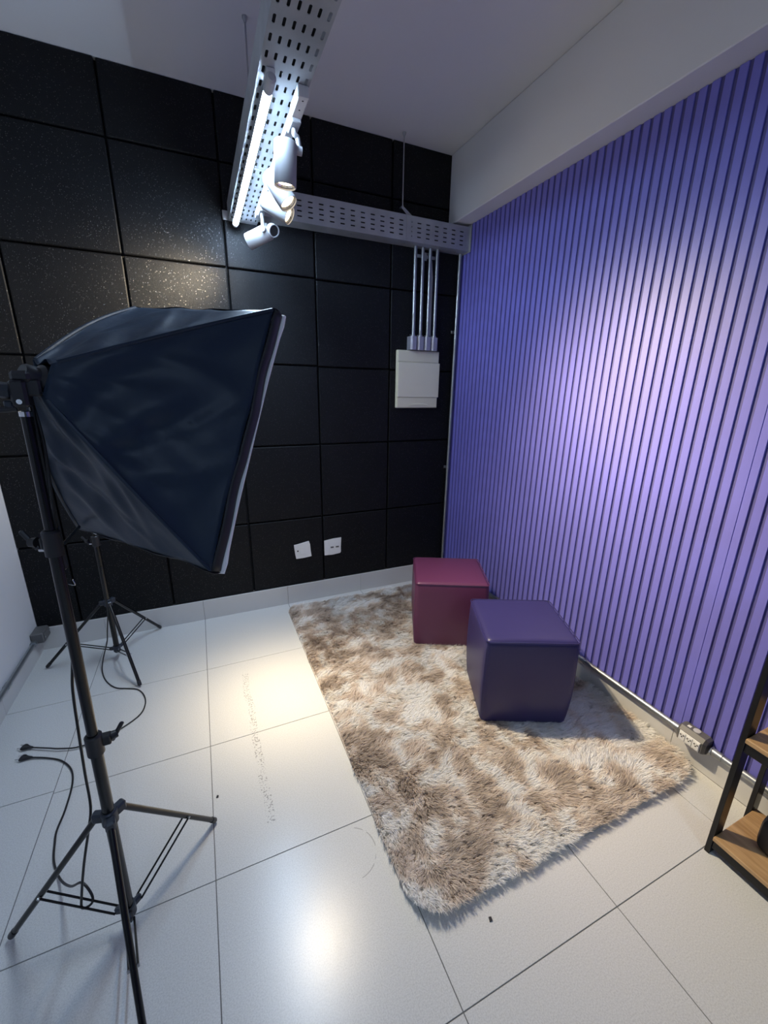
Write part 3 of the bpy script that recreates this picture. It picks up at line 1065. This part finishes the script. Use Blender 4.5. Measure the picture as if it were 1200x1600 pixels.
def build_fur(n):
    x = RNG.uniform(RX0, RX1, n)
    y = RNG.uniform(RY0, RY1, n)
    e = rug_edge(x, y)
    k = e > 0.002
    x, y, e = x[k], y[k], e[k]
    n = len(x)
    # comb direction: mostly towards the camera's right, swirling
    ang = -1.15 + 2.6 * (vnoise(x, y, 0.30, 5) - 0.5) + 2.4 * (vnoise(x, y, 0.11, 6) - 0.5)
    # clumps
    cs = 0.0125
    jx, jy = np.floor(x / cs), np.floor(y / cs)
    h = (np.sin(jx * 127.1 + jy * 311.7) * 43758.5453) % 1.0
    h2 = (np.sin(jx * 269.5 + jy * 183.3) * 24634.6345) % 1.0
    ccx, ccy = (jx + 0.2 + 0.6 * h) * cs, (jy + 0.2 + 0.6 * h2) * cs
    ang = ang + (h - 0.5) * 1.3 + RNG.normal(0, 0.22, n)
    lean = 0.55 + 0.5 * vnoise(x, y, 0.16, 8) + 0.35 * (h2 - 0.5) + RNG.normal(0, 0.10, n)
    lean = np.clip(lean, 0.1, 1.25)
    ln = RNG.uniform(0.034, 0.052, n) * (0.85 + 0.3 * h)
    ln *= np.clip(0.75 + e / 0.04, 0.75, 1.0)
    dx, dy = np.cos(ang), np.sin(ang)
    z0 = 0.008 + lift(x, y)
    pull = 0.35
    lx, ly = dx * np.sin(lean), dy * np.sin(lean)
    lz = np.cos(lean)
    mx_, my_ = x + lx * ln * 0.40 + (ccx - x) * pull * 0.4, y + ly * ln * 0.40 + (ccy - y) * pull * 0.4
    mz = z0 + ln * 0.52 * (lz * 0.6 + 0.4)
    tx, ty = x + lx * ln + (ccx - x) * pull, y + ly * ln + (ccy - y) * pull
    tz = z0 + ln * (lz * 0.78 + 0.08)
    tx = np.minimum(tx, 0.325)
    mx_ = np.minimum(mx_, 0.325)
    wa = RNG.uniform(0, PI, n)
    wd = RNG.uniform(0.0009, 0.0015, n)
    wx, wy = np.cos(wa) * wd, np.sin(wa) * wd
    V = np.empty((n, 5, 3), np.float32)
    V[:, 0] = np.stack((x - wx, y - wy, z0), 1)
    V[:, 1] = np.stack((x + wx, y + wy, z0), 1)
    V[:, 2] = np.stack((mx_ + wx * 0.9, my_ + wy * 0.9, mz), 1)
    V[:, 3] = np.stack((mx_ - wx * 0.9, my_ - wy * 0.9, mz), 1)
    V[:, 4] = np.stack((tx, ty, tz), 1)
    c = rug_col(x, y) * (1 + RNG.normal(0, 0.10, n))[:, None]
    cc_ = np.empty((n, 5, 3), np.float32)
    cc_[:] = c[:, None, :]
    base = (np.arange(n) * 5)[:, None]
    quad = base + np.array([0, 1, 2, 3])
    tri = base + np.array([3, 2, 4])
    loops = np.concatenate((quad, tri), 1).ravel()
    starts = np.empty(2 * n, np.int32)
    starts[0::2] = np.arange(n) * 7
    starts[1::2] = np.arange(n) * 7 + 4
    loc = np.array(WLOC[rug.name], np.float32)
    me = bpy.data.meshes.new('pile')
    me.vertices.add(n * 5)
    me.vertices.foreach_set('co', (V - loc).astype(np.float32).ravel())
    me.loops.add(len(loops))
    me.loops.foreach_set('vertex_index', loops.astype(np.int32))
    me.polygons.add(2 * n)
    me.polygons.foreach_set('loop_start', starts)
    me.update(calc_edges=True)
    color_attr(me, np.clip(cc_.reshape(-1, 3), 0, 0.96))
    me.materials.append(M['fur'])
    o = bpy.data.objects.new('pile', me)
    link(o, rug, WLOC[rug.name])
    o['kind'] = 'stuff'
    return o


build_fur(400000)


# ================================================================== stools
def stool(label, A, B, z0, z1, m, half=(0.215, 0.215), tuck=0.02):
    """A, B: the two front lower corners, world xy"""
    A, B = np.array(A, float), np.array(B, float)
    d = (B - A) / np.linalg.norm(B - A)
    nrm = np.array((-d[1], d[0]))
    wd = np.linalg.norm(B - A) / 2
    dp = half[1]
    c = (A + B) / 2 + nrm * dp
    ang = math.atan2(d[1], d[0])
    R = rotz(ang)
    t = thing('cube_stool', label, 'stool', (c[0], c[1], z0), 'upholstered cube stools')
    H = z1 - z0
    hz = H / 2
    hf = np.array((wd, dp, hz))
    rd = 0.026
    n = 18
    sp = [-1, -0.985, -0.96, -0.925] + list(np.linspace(-0.86, 0.86, n - 7)) + [0.925, 0.96, 0.985, 1]

    def mp(q):
        p = np.array(q) * hf
        inn = np.clip(p, -(hf - rd), hf - rd)
        dd = p - inn
        L_ = np.linalg.norm(dd)
        if L_ > 1e-9:
            p = inn + dd / L_ * min(rd, L_ if False else rd)
        zz = p[2] / hz
        bulge = 1 + 0.022 * (1 - zz * zz) - tuck * max(0, -zz) ** 2
        p[0] *= bulge
        p[1] *= bulge
        if zz > 0:
            p[2] += 0.010 * zz * max(0, 1 - (p[0] / wd) ** 2) * max(0, 1 - (p[1] / dp) ** 2)
        return R @ p + np.array((c[0], c[1], z0 + hz))
    b = MB()
    tp = MB()
    for a in range(3):
        for sg in (-1, 1):
            vs_, fs_ = [], []
            for u in sp:
                for v in sp:
                    k = [0, 0, 0]
                    k[a], k[(a + 1) % 3], k[(a + 2) % 3] = sg, u, v
                    vs_.append(mp(k))
            m_ = len(sp)
            for i in range(m_ - 1):
                for j in range(m_ - 1):
                    q = (i * m_ + j, (i + 1) * m_ + j, (i + 1) * m_ + j + 1, i * m_ + j + 1)
                    fs_.append(q if sg > 0 else q[::-1])
            (tp if (a == 2 and sg == 1) else b).add(vs_, fs_)
    obj('upholstered_body', b, m, t, ang=1.2, fixn=False)
    obj('seat_top', tp, m, t, ang=1.2, fixn=False)
    # piping round the top and seams down the corners
    ring = []
    rr = 0.022
    zt = 1 - 0.006 / hz
    for (sx, sy, a0) in ((1, -1, -90), (1, 1, 0), (-1, 1, 90), (-1, -1, 180)):
        for k in range(6):
            an = math.radians(a0 + 18 * k)
            ring.append(R @ np.array((sx * (wd - rr) + rr * math.cos(an), sy * (dp - rr) + rr * math.sin(an), hz - 0.0075)) + np.array((c[0], c[1], z0 + hz)))
    obj('piping', MB().tube(ring, 0.0028, 6, 1, closed=True), m, t)
    for sx in (-1, 1):
        for sy in (-1, 1):
            seam = []
            for zz in np.linspace(-0.93, 0.95, 12):
                q = mp((sx, sy, zz * 0.9999))
                seam.append(q)
            obj('corner_seam', MB().tube(seam, 0.0016, 5, 1), m, t)
    return t


stool('indigo blue vinyl cube stool standing nearer the socket box', (-0.4400, -1.604), (-0.0385, -1.788), 0.018, 0.500, 'vinyl_blue', half=(0.2, 0.205), tuck=0.05)
stool('wine red vinyl cube stool behind the blue one', (-0.4370, -0.896), (-0.024, -1.096), 0.018, 0.470, 'vinyl_red', half=(0.2, 0.21))


# ================================================================== light stands
def light_stand(label, c, top, feet_r, ang0, hub, low, sections, knobs, group='black tripod light stands', rk=1.0):
    """c: base xy; top: xyz of the column top; sections: (z0, z1, radius)"""
    t = thing('light_stand', label, 'light stand', (c[0], c[1], 0.0), group)
    c = np.array((c[0], c[1], 0.0))
    top = np.array(top, float)
    ax = lambda z: c + (top - c) * (z / top[2])
    for z0, z1, r in sections:
        obj('column_tube', MB().cyl(ax(z0), ax(z1), r, n=18), 'black_metal', t)
    hb = MB()
    r0 = sections[0][2]
    hb.lathe(ax(hub - 0.022), top - c, [(0, r0), (0, r0 + 0.006), (0.040, r0 + 0.006), (0.044, r0 + 0.003), (0.044, r0)], 18)
    lw_ = MB()
    lw_.lathe(ax(low - 0.018), top - c, [(0, 0), (0, r0 + 0.005), (0.036, r0 + 0.005), (0.036, r0)], 18)
    for k in range(3):
        an = ang0[k]
        d = np.array((math.cos(an), math.sin(an), 0))
        s_ = np.array((-d[1], d[0], 0))
        R = np.array((d, s_, (0, 0, 1.0))).T
        for mb, z, ln in ((hb, hub, 0.044), (lw_, low, 0.040)):
            cc_ = ax(z)
            hw, hh = (0.0125, 0.0150) if mb is hb else (0.0085, 0.011)
            mb.box(cc_ + np.array((0.004, -hw, -hh)), cc_ + np.array((ln, hw, hh)), 0.005, R, cc_)
    obj('leg_hub', hb, 'grey_plastic', t)
    obj('brace_collar', lw_, 'grey_plastic', t)
    for k in range(3):
        an = ang0[k]
        d = np.array((math.cos(an), math.sin(an), 0))
        s_ = np.array((-d[1], d[0], 0))
        fr = feet_r[k]
        a = ax(hub) + d * 0.034 - np.array((0, 0, 0.002))
        f = c + d * fr + np.array((0, 0, 0.010))
        dv = (f - a) / np.linalg.norm(f - a)
        lg = obj('leg', MB().cyl(a - dv * 0.008, f - dv * 0.012, 0.0088, n=14), 'black_metal', t)
        ft = MB().lathe(f - dv * 0.030, dv, [(0, 0.0088), (0, 0.0102), (0.024, 0.0102), (0.030, 0.007), (0.030, 0)], 14)
        obj('rubber_foot', ft, 'black_plastic', lg)
        m_ = a + (f - a) * 0.63
        l0 = ax(low) + d * 0.034
        for sg in (-1, 1):
            obj('brace_rod', MB().cyl(l0 + s_ * sg * 0.0105, m_ + s_ * sg * 0.0105, 0.0032, n=8), 'black_metal', t)
        obj('rivet', MB().cyl(m_ - s_ * 0.014, m_ + s_ * 0.014, 0.0042, n=8), 'screw', t)
    for (z, r, an, big) in knobs:
        d = np.array((math.cos(an), math.sin(an), 0))
        s_ = np.array((-d[1], d[0], 0))
        cl = MB().lathe(ax(z - 0.030), top - c, [(0, r), (0, r + 0.0055), (0.056, r + 0.0055), (0.060, r + 0.002), (0.060, r * 0.7)], 18)
        cl.box(ax(z) + d * (r + 0.002) + np.array((-0.010, -0.010, -0.014)), ax(z) + d * (r + 0.014) + np.array((0.010, 0.010, 0.014)), 0.003)
        col = obj('clamp_collar', cl, 'black_plastic', t)
        kb = MB()
        p = ax(z) + d * (r + 0.022)
        kb.cyl(p, p + d * 0.016, 0.012, 0.010, 14)
        R = np.array((d, s_, (0, 0, 1.0))).T
        tl = math.radians(35)
        q = p + d * 0.012
        kb.box(q + np.array((-0.006, -0.004, -0.020)), q + np.array((0.006, 0.004, 0.034)), 0.003, R @ np.array(((math.cos(tl), 0, math.sin(tl)), (0, 1, 0), (-math.sin(tl), 0, math.cos(tl)))), q)
        obj('locking_knob', kb, 'black_plastic', col)
        obj('clamp_bolt', MB().cyl(ax(z - 0.018) + d * (r + 0.004), ax(z - 0.018) + d * (r + 0.020), 0.004, n=10), 'chrome', col)
    obj('top_ferrule', MB().lathe(ax(top[2] - 0.006), top - c, [(0, sections[-1][2]), (0, sections[-1][2] + 0.0015), (0.010, sections[-1][2] + 0.0015), (0.012, 0.006), (0.012, 0)], 18), 'chrome', t)
    return t


SCX, SCY = -1.914, -1.827
a1 = math.atan2(-1.7249 - SCY, -2.243 - SCX)
a2 = math.atan2(-1.593 - SCY, -1.6613 - SCX)
a3 = math.atan2(-2.163 - SCY, -1.838 - SCX)
light_stand('tall black tripod stand in front carrying the softbox', (SCX, SCY), (-1.886, -1.832, 1.556),
            (0.3445, 0.3445, 0.3445), (a1, a2, a3), 0.452, 0.070,
            [(0.045, 0.715, 0.0148), (0.70, 1.285, 0.0125), (1.27, 1.556, 0.0100)],
            [(0.705, 0.0148, 0.35, True), (1.272, 0.0125, 2.75, True)])
RCX, RCY = -2.165, -0.288
b1 = math.atan2(-0.2372 - RCY, -2.5426 - RCX)
b2 = math.atan2(-0.631 - RCY, -2.0124 - RCX)
b3 = math.atan2(-0.010 - RCY, -1.945 - RCX)
light_stand('black tripod light stand at the back near the wall corner', (RCX, RCY), (-2.165, -0.288, 1.25),
            (0.375, 0.372, 0.342), (b1, b2, b3), 0.388, 0.075,
            [(0.05, 0.80, 0.0145), (0.78, 1.25, 0.0115)],
            [(0.775, 0.0145, 2.9, False)])

# ------------------------------------------------------------------ softbox
AP = np.array((-1.859, -1.811, 1.626))
_a, _b, _c = 0.802, -0.379, -0.072
SN = np.array((math.sin(_a) * math.cos(_b), math.cos(_a) * math.cos(_b), math.sin(_b)))
_rt = np.array((math.cos(_a), -math.sin(_a), 0))
_up = np.cross(_rt, SN)
SR = math.cos(_c) * _rt + math.sin(_c) * _up
SU = -math.sin(_c) * _rt + math.cos(_c) * _up
SD, SW, SH = 0.331, 0.263, 0.352
soft = thing('softbox', 'black fabric softbox with white front edge, tilted down on the front stand', 'softbox', tuple(AP + np.array((-0.03, -0.02, -0.07))))
cors = [(1, 1), (1, -1), (-1, -1), (-1, 1)]


def corner_pt(k, t):
    sx, sy = cors[k % 4]
    neck = AP + SN * 0.0 + SR * sx * 0.032 + SU * sy * 0.034
    rim = AP + SN * SD + SR * sx * SW + SU * sy * SH
    bow = 0.018 if sx < 0 else 0.004
    out = (SR * sx + SU * sy) / math.sqrt(2)
    return neck + (rim - neck) * t + (out * 0.9 - SN * 0.35) * bow * math.sin(PI * t)


def wrinkle(s, t, seed):
    q = seed * 1.7
    w = 0.0040 * math.sin(9.0 * s + 7.0 * t + q) * math.sin(5 * t + 2.0 * q)
    w -= 0.030 * min(abs(s - (0.40 - 0.06 * (1 - t)) - 0.012 * math.sin(7 * t + q)), 0.22) * min(1, 2.0 * t)
    w += 0.0055 * math.exp(-((s - 0.74 + 0.55 * (t - 0.72)) / 0.045) ** 2) * t
    w += 0.0050 * math.exp(-((s - 0.22 - 0.40 * (t - 0.62)) / 0.045) ** 2) * t
    w += 0.0040 * math.exp(-((s - 0.60 + 0.75 * (t - 0.60)) / 0.03) ** 2) * t
    w += 0.0022 * math.sin(31 * s * t + 3 * q) * (1 - t) * 1.6
    w += 0.0016 * math.sin(26 * (s - 0.3 * t) + 5 * q) * t
    return w


for k in range(4):
    nrm_dir = [SR, -SU, -SR, SU][k]

    def fn(s, t, k=k, nd=nrm_dir):
        a, b = corner_pt(k, t), corner_pt(k + 1, t)
        p = a + (b - a) * s
        span = np.linalg.norm(b - a)
        sag = -(0.042 if k else 0.026) * span * 4 * s * (1 - s) * (0.9 - 0.75 * t ** 3)
        env = (4 * s * (1 - s)) ** 0.5
        return p + nd * (sag + wrinkle(s, t, k) * env * 2.6 * (1 - 0.85 * t ** 4))
    mb = MB().grid(fn, 44, 44)
    o = obj('fabric_panel', mb, 'nylon', soft, ang=3.0, fixn=False)
    solid(o, 0.0015)
    # hem / lip beyond the ribs

    def fl(s, v, k=k, nd=nrm_dir):
        p = fn(s, 1.0)
        return p + SN * 0.034 * v + nd * (0.002 + 0.004 * math.sin(PI * v) + 0.002 * math.sin(17 * s + k))
    solid(obj('hem_band', MB().grid(fl, 40, 4), 'nylon_edge', soft, ang=3.0, fixn=False), 0.002)
    # sewn rib sleeve along the corner
    obj('rib_sleeve', MB().tube([corner_pt(k, 0.02 + 0.97 * q / 10) for q in range(11)], 0.0045, 7, 2), 'nylon', soft)

dif = MB()


def fd_(u, v):
    x, y = (u * 2 - 1), (v * 2 - 1)
    bul = 0.012 * (1 - x * x) * (1 - y * y)
    sxx = 1 - 0.010 * (1 - y * y) * 0.5
    syy = 1 - 0.030 * (1 - x * x) * 0.5
    return AP + SN * (SD + 0.036 + bul) + SR * x * (SW + 0.006) * sxx + SU * y * (SH + 0.004) * syy


dif.grid(fd_, 24, 24)
rim_ = []
for k in range(4):
    (sx, sy), (tx_, ty_) = cors[k], cors[(k + 1) % 4]
    for q in range(12):
        s_ = q / 12
        nd = [SR, -SU, -SR, SU][k]
        x_, y_ = sx + (tx_ - sx) * s_, sy + (ty_ - sy) * s_
        rim_.append(AP + SN * (SD + 0.041) + SR * x_ * (SW + 0.003) + SU * y_ * (SH + 0.003) - nd * 0.010 * math.sin(PI * s_))
obj('white_piping', MB().tube(rim_, 0.0055, 8, 2, closed=True), 'diffuser', soft)
solid(obj('diffuser_cloth', dif, 'diffuser', soft, ang=3.0, fixn=False), 0.004)
# lamp head, tilt bracket, knob and handle behind the neck
hd = MB()
hd.lathe(AP - SN * 0.045, SN, [(0.016, 0), (0.016, 0.017), (0.020, 0.020), (0.040, 0.022), (0.046, 0.030), (0.060, 0.032), (0.060, 0.0)], 20)
obj('lamp_head', hd, 'black_plastic', soft)
tb = MB()
tb.box((-1.900, -1.852, 1.5685), (-1.872, -1.812, 1.622), 0.005)
tb.box((-1.896, -1.848, 1.618), (-1.862, -1.816, 1.640), 0.006)
tb.box((-1.892, -1.840, 1.590), (-1.850, -1.820, 1.625), 0.004)
obj('tilt_bracket', tb, 'black_plastic', soft)
kb = MB()
kb.lathe((-1.899, -1.834, 1.600), (-1, -0.1, 0.12), [(0, 0), (0, 0.012), (0.004, 0.016), (0.018, 0.016), (0.022, 0.012), (0.022, 0)], 8)
obj('tilt_knob', kb, 'grey_plastic', soft)
kb = MB().box((-1.915, -1.846, 1.568), (-1.899, -1.824, 1.582), 0.003)
obj('clamp_block', kb, 'grey_plastic', soft)
obj('tilt_handle', MB().tube([(-1.898, -1.836, 1.566), (-1.912, -1.838, 1.564), (-1.935, -1.842, 1.563), (-1.99, -1.85, 1.560)], [0.005] * 1 and 0.006, 10, 4), 'black_plastic', soft)
obj('set_bolt', MB().cyl((-1.884, -1.853, 1.580), (-1.884, -1.860, 1.580), 0.005, n=10), 'chrome', soft)
# stay rods hanging under the head
st = MB()
st.cyl(AP - SN * 0.01 - SU * 0.03, (-1.893, -1.785, 1.262), 0.0042, n=8)
obj('stay_rod', st, 'black_metal', soft)
P4 = AP + SN * SD * 0.93 - SR * SW * 0.93 - SU * SH * 0.93
st = MB().cyl((-1.888, -1.786, 1.248), (-1.918, -1.510, 1.212), 0.0042, n=8)
obj('stay_rod', st, 'black_metal', soft)
sw = MB().box((-1.912, -1.800, 1.188), (-1.886, -1.776, 1.262), 0.005)
obj('stay_clip', sw, 'grey_plastic', soft)
obj('wire_hook', MB().tube([(-1.900, -1.785, 1.192), (-1.903, -1.782, 1.160), (-1.899, -1.780, 1.150), (-1.882, -1.780, 1.141), (-1.884, -1.780, 1.156)], 0.0014, 6, 3), 'chrome', soft)


# ------------------------------------------------------------------ power cords
def plug(parent, p, d):
    p, d = np.array(p, float), np.array(d, float)
    d /= np.linalg.norm(d)
    up = np.array((0, 0, 1.0))
    s_ = np.cross(up, d)
    vs_, fs_ = [], []
    prof = [(0, 0.0045, 0.0045), (0.012, 0.0065, 0.006), (0.022, 0.010, 0.0075), (0.034, 0.0165, 0.008), (0.042, 0.0175, 0.008), (0.046, 0.0165, 0.007)]
    n = 12
    for t, a, b in prof:
        for k in range(n):
            an = 2 * PI * k / n
            vs_.append(p + d * t + s_ * a * math.cos(an) + up * b * math.sin(an))
    for i in range(len(prof) - 1):
        for k in range(n):
            j = (k + 1) % n
            fs_.append((i * n + k, i * n + j, (i + 1) * n + j, (i + 1) * n + k))
    fs_ += [tuple(range(n)), tuple(range(len(prof) * n - 1, (len(prof) - 1) * n - 1, -1))]
    o = obj('plug', MB().add(vs_, fs_), 'black_plastic', parent)
    for sg in (-1, 1):
        q = p + d * 0.045 + s_ * sg * 0.0095
        obj('prong', MB().cyl(q, q + d * 0.019, 0.0022, n=8), 'chrome', o)


cord1 = thing('power_cord', 'black power cord looped over a leg brace of the front stand, plug on the floor', 'power cord', (-2.1, -1.5, 0.0), 'black power cords of the lamps')
path = [(-1.880, -1.812, 1.600), (-1.874, -1.808, 1.50), (-1.884, -1.802, 1.35), (-1.892, -1.800, 1.25), (-1.899, -1.802, 1.05), (-1.918, -1.800, 0.932), (-1.930, -1.798, 0.858), (-1.939, -1.796, 0.738), (-1.948, -1.795, 0.588),
        (-1.954, -1.795, 0.469), (-1.972, -1.797, 0.387), (-2.000, -1.798, 0.277), (-2.024, -1.798, 0.165), (-2.033, -1.795, 0.105), (-2.012, -1.788, 0.098), (-2.008, -1.782, 0.125),
        (-2.035, -1.752, 0.150), (-2.090, -1.690, 0.075), (-2.150, -1.600, 0.012), (-2.188, -1.520, 0.0045), (-2.203, -1.450, 0.0045), (-2.210, -1.395, 0.0045), (-2.203, -1.311, 0.0045), (-2.206, -1.190, 0.0045),
        (-2.229, -1.105, 0.0045), (-2.281, -1.035, 0.0045), (-2.345, -0.993, 0.005), (-2.405, -0.968, 0.008)]
obj('cable', MB().tube(path, 0.0036, 8, 5), 'cable', cord1)
plug(cord1, (-2.403, -0.969, 0.0090), (-0.94, 0.33, 0))
cord2 = thing('power_cord', 'black power cord curving from the rear stand over the tiles to a plug', 'power cord', (-2.15, -0.7, 0.0), 'black power cords of the lamps')
path = [(-2.158, -0.308, 0.62), (-2.160, -0.325, 0.45), (-2.168, -0.330, 0.33), (-2.186, -0.330, 0.22), (-2.198, -0.332, 0.15), (-2.228, -0.345, 0.060), (-2.232, -0.400, 0.008), (-2.196, -0.504, 0.0045), (-2.140, -0.585, 0.0045), (-2.080, -0.618, 0.0045),
        (-2.027, -0.648, 0.0045), (-1.990, -0.709, 0.0045), (-1.975, -0.792, 0.0045), (-2.001, -0.875, 0.0045), (-2.112, -0.955, 0.0045), (-2.221, -0.983, 0.009), (-2.300, -0.965, 0.012), (-2.352, -0.940, 0.012), (-2.420, -0.905, 0.010)]
obj('cable', MB().tube(path, 0.0032, 8, 5), 'cable', cord2)
plug(cord2, (-2.418, -0.906, 0.0105), (-0.89, 0.42, 0))

# ================================================================== shelf rack at the right
rk = thing('shelf_rack', 'black steel rack with light wooden shelves at the right edge', 'shelf rack', (0.12, -2.85, 0.0))
RYA, RYB = -2.404, -3.35
for x0 in (-0.014, 0.222):
    for y0 in (RYA, RYB):
        obj('post', MB().box((x0, y0 - 0.016, 0.0), (x0 + 0.052, y0, 1.42), 0.001), 'rack', rk)
for z in (0.090, 0.530, 0.985, 1.40):
    obj('shelf_board', MB().box((-0.022, RYB + 0.001, z - 0.017), (0.250 if z < 0.3 else 0.262, RYA - 0.017, z), 0.002), 'wood', rk)
    for x in (-0.010, 0.232):
        obj('rail', MB().box((x, RYB + 0.001, z - 0.060), (x + 0.020, RYA - 0.017, z - 0.0175), 0.001), 'rack', rk)
    obj('end_rail', MB().box((0.012, RYA - 0.034, z - 0.055), (0.230, RYA - 0.019, z - 0.0175), 0.001), 'rack', rk)

bg = thing('equipment_bag', 'dark bag with a pale grey patch on the lowest shelf of the rack', 'bag', (0.14, -2.58, 0.09))
bgm = MB()
hf = np.array((0.085, 0.085, 0.07))
cb_ = np.array((0.150, -2.575, 0.0905 + 0.07))
for a in range(3):
    for sg in (-1, 1):
        vs_, fs_ = [], []
        for i in range(9):
            for j in range(9):
                k = [0, 0, 0]
                k[a], k[(a + 1) % 3], k[(a + 2) % 3] = sg, i / 4 - 1, j / 4 - 1
                q = np.array(k, float)
                q = q / (np.sum(np.abs(q) ** 6) ** (1 / 6))
                vs_.append(cb_ + q * hf)
        for i in range(8):
            for j in range(8):
                q = (i * 9 + j, (i + 1) * 9 + j, (i + 1) * 9 + j + 1, i * 9 + j + 1)
                fs_.append(q if sg > 0 else q[::-1])
        bgm.add(vs_, fs_)
obj('bag_body', bgm, 'nylon_edge', bg, ang=1.4, fixn=False)
obj('patch', MB().box((0.062, -2.605, 0.125), (0.0655, -2.545, 0.175), 0.001), 'greycloth', bg)
obj('handle', MB().tube([(0.15, -2.53, 0.228), (0.15, -2.55, 0.252), (0.15, -2.60, 0.252), (0.15, -2.62, 0.228)], 0.006, 8, 5), 'nylon_edge', bg)

# small chips of debris on the tiles
for lab, x, y, s_ in (('tiny black chip lying on the tile by the near edge of the rug', -0.874, -2.262, 0.006),
                      ('tiny dark chip lying on the tile beside the front stand foot', -1.650, -1.485, 0.005)):
    d_ = MB().prism([(x - s_, y - s_ * 0.8), (x + s_ * 0.7, y - s_), (x + s_, y + s_ * 0.6), (x - s_ * 0.4, y + s_)], 2, 0.0002, 0.0045)
    tag(obj('debris_chip', d_, 'black_plastic', smooth=False), lab, 'debris', 'chips on the tiles')
